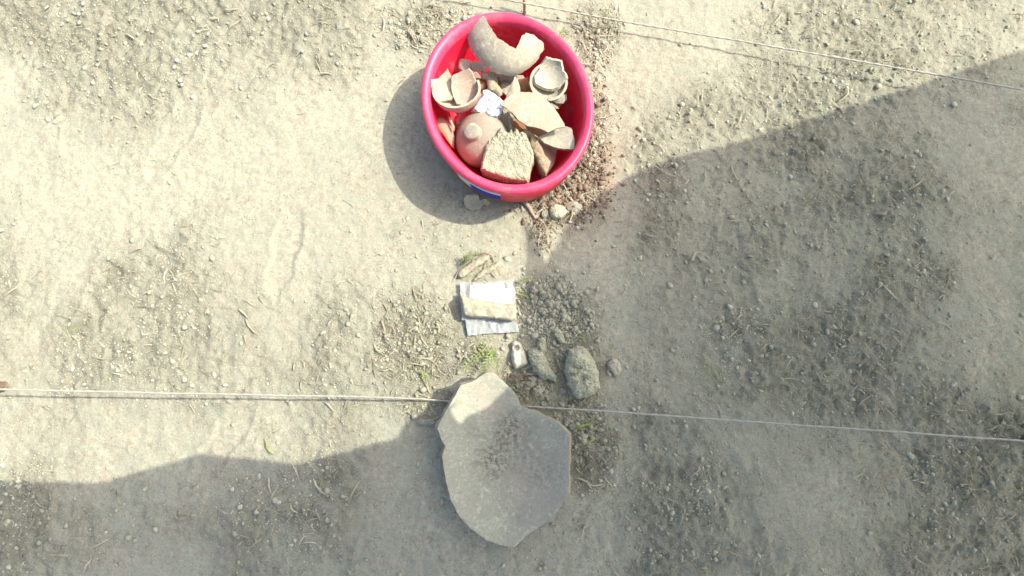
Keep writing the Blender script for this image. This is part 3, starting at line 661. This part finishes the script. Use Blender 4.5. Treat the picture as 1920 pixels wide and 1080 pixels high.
# bone with a hollow
def bonez(x, y, d):
    k = 1-min(1, d/8); z = .024*math.sqrt(max(0, 1-k*k))+.002*fb(x, y, 8, 4, .15)
    q_ = ((x-968)/6.5)**2+((y-652)/6)**2
    return z-.019*max(0, 1-q_)**.6 + (.003 if y > 664 else 0)
o = sherd([(958, 642), (966, 638), (977, 643), (982, 656), (988, 670), (991, 682), (980, 688), (966, 693), (960, 681), (958, 664), (960, 655)], bonez, [M_bone, M_bone],
      'white bone end with a dark round hollow, left of the jagged rock', name='bone_fragment', cat='bone', bottom=-.01, step=1.8, jag=.5)
def rockz(h, w_, cx, cy, sc=.05, am=.010):
    def f(x, y, d):
        k = 1-min(1, d/w_); r_ = 1-abs(fb(x, y, cx, 5, sc))*1.6
        return h*math.sqrt(max(0, 1-k*k))+.006+(am*.45*(r_-.5)+crag(x, y, cx, .045)*.016+crag(x, y, cx+5, .12)*.006+.003*fb(x, y, cy+8, 3, .4))*min(1, d/5)
    return f
sherd([(1009, 636), (1014, 632), (1023, 632), (1025, 650), (1023, 668), (1030, 685), (1038, 696), (1046, 708), (1043, 718), (1030, 712), (1018, 713), (1011, 708), (1000, 696), (991, 678), (989, 658), (996, 651), (1005, 651)],
      rockz(.028, 10, 2, 0, .06, .014), [M_rock, M_rock], 'jagged yellowish rock between the white bone and the biggest rock', name='rock', cat='rock', bottom=-.012, step=1.9, rough=.0026, jag=2.2)
sherd([(1034, 619), (1042, 612), (1050, 617), (1057, 630), (1060, 643), (1052, 646), (1043, 634)], rockz(.022, 8, 9, 0), [M_rock, M_rock], 'small narrow rock up beyond the biggest rock', name='rock', cat='rock', bottom=-.012, step=2.4, rough=.0018)
sherd([(1060, 673), (1067, 655), (1082, 647), (1098, 653), (1108, 667), (1117, 680), (1123, 698), (1125, 727), (1115, 740), (1098, 747), (1083, 748), (1072, 740), (1063, 720), (1057, 693)],
      rockz(.048, 18, 5, 0, .05, .022), [M_rock, M_rock], 'biggest rock, rough and rounded, just above the string at the right', name='rock', cat='rock', bottom=-.012, step=1.9, rough=.0030, jag=2.2)
sherd([(1148, 670), (1142, 677), (1138, 684), (1139, 690), (1145, 696), (1150, 705), (1158, 706), (1165, 696), (1164, 684), (1157, 673)], rockz(.020, 7, 12, 3, .06, .006),
      [M_lgrey, M_brk], 'pale grey stone lying right of the biggest rock', name='stone', cat='stone', bottom=-.01, step=2)
tag(patch('stone', [(1139, 693), (1144, 693), (1147, 699), (1147, 706), (1142, 706), (1138, 700)], pillow(0, .010, 4, nz_=.001), [M_bone, M_bone], bottom=-.005, step=1.5), 'tiny whitish stone touching the pale grey stone right of the biggest rock', 'stone')
# faint shard with dark curl, lower left
sherd([(780, 789), (790, 785), (808, 786), (816, 792), (808, 797), (790, 798)], dome(798, 791, 30, 10, .004, .008), [M_clod, M_clod], 'curled flake of mud left of the big dish fragment', name='mud_flake', cat='clod', thick=.003, step=2.5)

# clods one can tell apart
def clod(px, py, r, h=None, m=M_clod, sq=1.0, rot=0, name='soil_clod'):
    me_ = bpy.data.meshes.new(name); b = bmesh.new(); bmesh.ops.create_icosphere(b, subdivisions=3, radius=1)
    s_ = rs.random()*50
    for v in b.verts:
        n_ = 1-.45*(noise.voronoi(v.co*1.1+Vector((s_, 3, 0)))[0][0]-.5)+.15*noise.fractal(v.co*1.3+Vector((s_, 0, 0)), 1, 2, 4)+.12*noise.noise(v.co*5+Vector((0, s_, 0)))
        v.co = Vector((v.co.x*r*n_, v.co.y*r*sq*n_, v.co.z*(h or r*.6)*n_))
    b.to_mesh(me_); b.free(); me_.materials.append(m)
    for p in me_.polygons: p.use_smooth = True
    o = bpy.data.objects.new(name, me_); COL.objects.link(o)
    p = GP(px, py); o.location = (p.x, p.y, p.z+(h or r*.6)*.35); o.rotation_euler = (0, 0, rot); return o
S = 1.44/1000
tag(clod(1045, 399, 17*S, .018, M_rock, .85), 'pale lumpy clod below the basin, the largest of the crumbled earth there', 'clod')
tag(clod(1076, 390, 14*S, .008, M_clod, .8), 'low reddish lump of earth right of the pale lumpy clod', 'clod')
tag(clod(1022, 402, 9*S, .008, M_clod), 'small clod touching the left of the pale lumpy clod', 'clod')
for (x, y, r) in [(1011, 541, 9), (1022, 553, 8), (1040, 548, 7), (1004, 560, 6), (1030, 568, 9), (1048, 566, 6), (1015, 583, 7), (1000, 578, 6), (1055, 590, 7), (1033, 597, 6), (1065, 575, 5), (990, 600, 5), (1072, 602, 6)]:
    tag(clod(x, y, r*S*.9, r*S*.55, M_clod, .8, rs.random()*6), 'crumbly clod in the loose earth right of the zip bag', 'clod', 'clods in the loose earth right of the zip bag')
for (x, y, r) in [(772, 66, 9), (786, 60, 7), (792, 76, 8), (760, 78, 6), (744, 62, 5), (800, 62, 5), (752, 84, 10)]:
    tag(clod(x, y, r*S*.9, r*S*.6, M_clod, .8, rs.random()*6), 'crumbly clod on the rough ground left of the top of the basin', 'clod', 'clods left of the top of the basin')
for (x, y, r) in [(1005, 733, 7), (1054, 733, 8), (1060, 748, 5), (990, 720, 5), (1033, 728, 5), (1016, 745, 6)]:
    tag(clod(x, y, r*S*.9, r*S*.6, M_clod, .8, rs.random()*6), 'small clod on the dark earth between the rocks and the string', 'clod', 'clods between the rocks and the string')
for (x, y, r) in [(1062, 790, 8), (1073, 800, 9), (1090, 812, 7), (1120, 822, 6), (1100, 790, 5), (1133, 800, 5), (1128, 840, 7), (1098, 850, 5)]:
    tag(clod(x, y, r*S*.9, r*S*.5, M_clod, .8, rs.random()*6), 'small clod in the litter right of the big dish fragment', 'clod', 'clods in the litter right of the big dish fragment')
for (x, y, r) in [(1010, 383, 6), (1022, 372, 5), (1000, 362, 5), (1035, 368, 6), (1050, 374, 5), (1013, 362, 4), (1062, 362, 5), (1090, 372, 7), (1075, 350, 6), (1095, 330, 7)]:
    tag(clod(x, y, r*S*.9, r*S*.6, M_clod, .8, rs.random()*6), 'small clod in the crumbled earth by the lower right of the basin', 'clod', 'clods by the lower right of the basin')
def twig(pxs, r, m, label, name='twig', cat='twig', h=.006):
    pts = []
    for i in range(len(pxs)-1):
        for k in range(8):
            t = k/8; pts.append(GP(pxs[i][0]*(1-t)+pxs[i+1][0]*t, pxs[i][1]*(1-t)+pxs[i+1][1]*t, h+.002*math.sin(i+t*3)))
    pts.append(GP(pxs[-1][0], pxs[-1][1], h))
    pts = [p+Vector((noise.noise(p*60)*.0015, noise.noise(p*60+Vector((9, 9, 9)))*.0015, 0)) for p in pts]
    return tube(pts, r, 7, rf=lambda t: 1-.5*t)
v, f = twig([(975, 370), (984, 378), (994, 392), (1004, 410)], .0078, 0, ''); tag(mesh_obj('root', v, f, M_redtwig), 'reddish root poking out from under the front of the basin', 'root')
v, f = twig([(983, 712), (975, 712), (984, 705), (990, 722), (997, 740)], .0022, 0, ''); tag(mesh_obj('twig', v, f, M_twig), 'thin forked twig on dark earth below the white bone', 'twig')
v, f = twig([(963, 716), (972, 710), (985, 702)], .002, 0, ''); tag(mesh_obj('twig', v, f, M_twig), 'short thin twig meeting the forked one below the white bone', 'twig')
v, f = twig([(765, 60), (773, 68), (779, 82)], .003, 0, ''); tag(mesh_obj('twig', v, f, M_twig), 'dark bit of twig on the ground left of the basin top', 'twig')
v, f = twig([(892, 478), (908, 475), (922, 480), (926, 492)], .0018, 0, ''); tag(mesh_obj('twig', v, f, M_post), 'dark thin twig beside the upper stone flake', 'twig')
# strings
def string(pts, r=.0023):
    P3 = [P(x, y, z) for x, y, z in pts]; out = []
    for i in range(len(P3)-1):
        n_ = max(2, int((P3[i+1]-P3[i]).length/.0035))
        for k in range(n_):
            q_ = P3[i].lerp(P3[i+1], k/n_); q_.z -= 0; out.append(q_+Vector((0, noise.noise(q_*7)*.0012, noise.noise(q_*5)*.001)))
    out.append(P3[-1]); return tube(out, r, 8, twist=.75)
pegs = []
def peg(parent, px, py, h):
    b = P(px, py, h); v_, f_ = revolve([(.001, -.15), (.008, -.10), (.014, 0), (.014, h+.03), (.012, h+.035), (.001, h+.036)], 12, (b.x, b.y, 0), wob=.08)
    mesh_obj('peg', v_, f_, M_post, None, True, parent)
L_ = empty('string_line', GP(718, 745)); tag(L_, 'pale twisted string stretched across the ground under the big dish fragment', 'string')
v, f = string([(-60, 728, .09), (300, 737, .072), (718, 745, .045), (790, 748, .028), (838, 752, .010), (870, 758, .008), (960, 760, .009), (980, 761, .014), (1149, 772, .030), (1500, 797, .05), (1990, 832, .08)]); mesh_obj('cord', v, f, M_string, None, True, L_)
peg(L_, -60, 728, .09); peg(L_, 1990, 832, .08)
L2 = empty('string_line', GP(1100, 25)); tag(L2, 'pale string running slantwise beyond the top of the basin', 'string')
v, f = string([(700, -52, .05), (925, -5, .03), (983, 6, .03), (1149, 37, .025), (1500, 96, .04), (2000, 182, .06)]); mesh_obj('cord', v, f, M_string, None, True, L2)
peg(L2, 700, -52, .05); peg(L2, 2000, 182, .06)
a = GP(982, -12, .0); b = P(983.5, 28, .0)
v, f = tube([Vector((b.x, b.y-.0, -.01)), Vector((b.x-.001, b.y+.02, .03)), Vector((b.x-.003, b.y+.045, .075))], .0042, 8); o = mesh_obj('stick', v, f, M_twig); tag(o, 'thin brown stick standing in the ground behind the basin rim by the string', 'stick')

# ------------------------------------------------------------------ loose stuff
def scatter_mask(n, seed, power=1.5, basefrac=.04):
    r = np.random.default_rng(seed); px = r.uniform(-30, 1950, n); py = r.uniform(-30, 1110, n)
    core = r.random(n) < .5; px[core] = r.uniform(700, 1165, core.sum())
    L_ = loose(px, py); keep = r.random(n) < np.minimum(1, L_*1.3)**power+basefrac
    return px[keep], py[keep]
def many(name, proto_v, proto_f, px, py, size, m, seed, flat=.7, rotfull=False, lift=.0, sizes=None):
    r = np.random.default_rng(seed); n = len(px)
    a, b = (px-960)/FPX, (540-py)/FPX; dz = -CT+b*ST; t = -CAM.z/dz
    x = CAM.x+a*t; y = CAM.y+(b*CT+ST)*t; z, _ = gz(x, y)
    s = size*(.45+r.pareto(3.0, n)*.7); s = np.minimum(s, size*3)
    ang = r.uniform(0, 6.283, n); c, sn = np.cos(ang), np.sin(ang)
    pv = np.array(proto_v); V = np.zeros((n, len(pv), 3))
    jit = 1+r.uniform(-.42, .42, (n, len(pv), 1)); st_ = r.uniform(.6, 1.3, (n, 1, 3))
    q_ = pv[None]*jit*st_*s[:, None, None]
    tl = r.uniform(-.5, .5, n)[:, None] if rotfull else np.zeros((n, 1))
    X_ = q_[:, :, 0]; Y_ = q_[:, :, 1]; Z_ = q_[:, :, 2]*flat + X_*tl*.5
    V[:, :, 0] = X_*c[:, None]-Y_*sn[:, None]+x[:, None]; V[:, :, 1] = X_*sn[:, None]+Y_*c[:, None]+y[:, None]
    V[:, :, 2] = Z_+z[:, None]+s[:, None]*lift+np.abs(X_*tl*.0)
    pf = np.array(proto_f); F = (pf[None]+(np.arange(n)*len(pv))[:, None, None]).reshape(-1, pf.shape[1])
    me_ = bpy.data.meshes.new(name); me_.vertices.add(n*len(pv)); me_.vertices.foreach_set('co', V.ravel())
    me_.loops.add(F.size); me_.loops.foreach_set('vertex_index', F.ravel()); me_.polygons.add(len(F))
    me_.polygons.foreach_set('loop_start', np.arange(0, F.size, F.shape[1])); me_.polygons.foreach_set('loop_total', np.full(len(F), F.shape[1]))
    me_.update(calc_edges=True); me_.materials.append(m)
    o = bpy.data.objects.new(name, me_); COL.objects.link(o); o['kind'] = 'stuff'; return o
b = bmesh.new(); bmesh.ops.create_icosphere(b, subdivisions=1, radius=1)
ico_v = [tuple(v.co) for v in b.verts]; ico_f = [tuple(v.index for v in f.verts) for f in b.faces]; b.free()
def not_basin(px, py):
    k = (((px-953)/150)**2+((py-205)/150)**2 > 1); return px[k], py[k]
px, py = not_basin(*scatter_mask(110000, 11)); o = many('gravel', ico_v, ico_f, px, py, .0024, M_gravel, 1, .7, lift=.2)
tag(o, 'crumbled grey brown soil grains strewn over the loose patches of ground', 'gravel')
def blob(n, cx, cy, sx, sy, seed):
    r_ = np.random.default_rng(seed); return not_basin(r_.normal(cx, sx, n), r_.normal(cy, sy, n))
M_crumb = mat('reddish_crumbled_clay', (.34, .27, .20), (.16, .12, .09), (.46, .40, .30), scale=20, fine=300, bump=.6)
a_ = [blob(2300, 1048, 375, 32, 20, 31), blob(1100, 1100, 320, 22, 32, 32), blob(160, 1015, 440, 9, 16, 33), blob(160, 1118, 130, 15, 60, 36)]
o = many('crumbled_clay', ico_v, ico_f, np.concatenate([q_[0] for q_ in a_]), np.concatenate([q_[1] for q_ in a_]), .0029, M_crumb, 41, 1.0, lift=.3)
tag(o, 'reddish crumbs of broken clay heaped by the lower right of the basin', 'gravel')
a_ = [blob(2600, 1030, 580, 38, 30, 34), blob(500, 1055, 640, 30, 20, 35), blob(500, 1095, 800, 25, 20, 37), blob(500, 985, 735, 25, 12, 38)]
o = many('earth_crumbs', ico_v, ico_f, np.concatenate([q_[0] for q_ in a_]), np.concatenate([q_[1] for q_ in a_]), .0026, M_gravel, 42, 1.0, lift=.3)
tag(o, 'loose grey crumbs of earth between the zip bag, the rocks and the string', 'gravel')
# straw litter: thin bent blades
sv = [(-4, -.22, 0), (-4, .22, 0), (-1.3, -.26, .9), (-1.3, .26, .9), (1.4, -.2, .8), (1.4, .3, .8), (4, 0, .1)]
sv = [(x, y+.12*x*x*.3, z) for x, y, z in sv]
sf = [(0, 2, 1), (1, 2, 3), (2, 4, 3), (3, 4, 5), (4, 6, 5)]
def grass_mask(n, seed):
    px, py = scatter_mask(n, seed, 1.2, .01)
    k = ~(((px-1045)/75)**2+((py-590)/60)**2 < 1) | (np.random.default_rng(seed).random(len(px)) < .15)
    return not_basin(px[k], py[k])
px, py = grass_mask(90000, 21); o = many('dry_grass', sv, sf, px, py, .0020, M_straw, 2, 1.0, True, .4)
tag(o, 'dry trampled grass blades and straw bits littering the loose ground', 'dry grass')
# green shoots
r = np.random.default_rng(5)
gpx = np.concatenate([r.normal(c[0], c[2], c[3]) for c in [(798, 706, 5, 22), (820, 620, 3, 8), (978, 553, 2, 8), (1090, 630, 2.5, 8), (1086, 800, 3, 8), (1100, 830, 2, 8), (1060, 60, 6, 20), (1140, 30, 5, 10), (1149, 650, 3, 6),
      (300, 300, 30, 14), (500, 820, 20, 14), (1500, 400, 25, 12), (1700, 880, 25, 14), (1330, 690, 12, 14), (130, 620, 12, 14)]])
gpy = np.concatenate([r.normal(c[1], c[2], c[3]) for c in [(798, 706, 5, 22), (820, 620, 3, 8), (978, 553, 2, 8), (1090, 630, 2.5, 8), (1086, 800, 3, 8), (1100, 830, 2, 8), (1060, 60, 6, 20), (1140, 30, 5, 10), (1149, 650, 3, 6),
      (300, 300, 30, 14), (500, 820, 20, 14), (1500, 400, 25, 12), (1700, 880, 25, 14), (1330, 690, 12, 14), (130, 620, 12, 14)]])
o = many('green_shoots', sv, sf, gpx, gpy, .0026, M_leaf, 6, 1.6, True, 1.0); tag(o, 'tiny scattered green grass shoots on the bare ground', 'grass')
# feathery leaves
def frond(parent, x0, y0, x1, y1, n, ln, m, h0=.006, h1=.045):
    p0, p1 = GP(x0, y0, h0), GP(x1, y1, h1); stem = [p0.lerp(p1, k/8)+Vector((0, 0, .008*math.sin(math.pi*k/8))) for k in range(9)]
    v_, f_ = tube(stem, .0009, 5); mesh_obj('leaf_stem', v_, f_, M_drygreen, None, True, parent)
    d = (p1-p0).normalized(); s_ = d.cross(Vector((0, 0, 1))).normalized()
    for k in range(n):
        t = .15+.85*k/n; base = p0.lerp(p1, t)+Vector((0, 0, .008*math.sin(math.pi*t)))
        for sg in (-1, 1):
            L2_ = ln*rs.uniform(.7, 1.1)*(1-.4*t); ax = (s_*sg+d*.45).normalized(); wd = ax.cross(Vector((0, 0, 1)))*L2_*.19
            tip = base+ax*L2_+Vector((0, 0, rs.uniform(-.002, .004))); mid = base+ax*L2_*.55+Vector((0, 0, .002))
            V_ = [base, mid+wd, tip, mid-wd]; V_ += [q_-Vector((0, 0, .0004)) for q_ in V_]
            F_ = [(0, 1, 2, 3), (7, 6, 5, 4), (0, 4, 5, 1), (1, 5, 6, 2), (2, 6, 7, 3), (3, 7, 4, 0)]
            mesh_obj('leaflet', [tuple(q_) for q_ in V_], F_, m, None, False, parent)
pa = empty('seedling', GP(916, 668)); tag(pa, 'bright green feathery seedling just above the big dish fragment', 'plant')
frond(pa, 922, 640, 868, 692, 9, .019, M_leaf); frond(pa, 926, 650, 905, 702, 8, .019, M_leaf); frond(pa, 922, 652, 934, 697, 7, .013, M_leaf)
v, f = twig([(917, 640), (908, 655), (897, 672), (888, 685)], .0022, 0, '', h=.02); tag(mesh_obj('twig', v, f, M_straw), 'pale bent straw stalk through the green seedling', 'twig')
pb_ = empty('seedling', GP(888, 482)); tag(pb_, 'faded grey green feathery leaves above the upper stone flake', 'plant')
frond(pb_, 866, 492, 905, 470, 8, .014, M_drygreen); frond(pb_, 866, 494, 885, 470, 6, .013, M_drygreen); frond(pb_, 862, 497, 890, 484, 6, .012, M_drygreen)
pc = empty('seedling', GP(985, 523)); tag(pc, 'pale green feathery sprig right of the zip bag corner', 'plant')
frond(pc, 966, 532, 1000, 519, 8, .012, M_drygreen)

for o in bpy.data.objects:
    if o.type == 'MESH' and o.name.split('.')[0] in ('rock', 'soil_clod', 'rim_fragment', 'stone', 'mud_flake'):
        o.data.polygons.foreach_set('use_smooth', np.zeros(len(o.data.polygons), bool))
scn.render.engine = 'CYCLES'
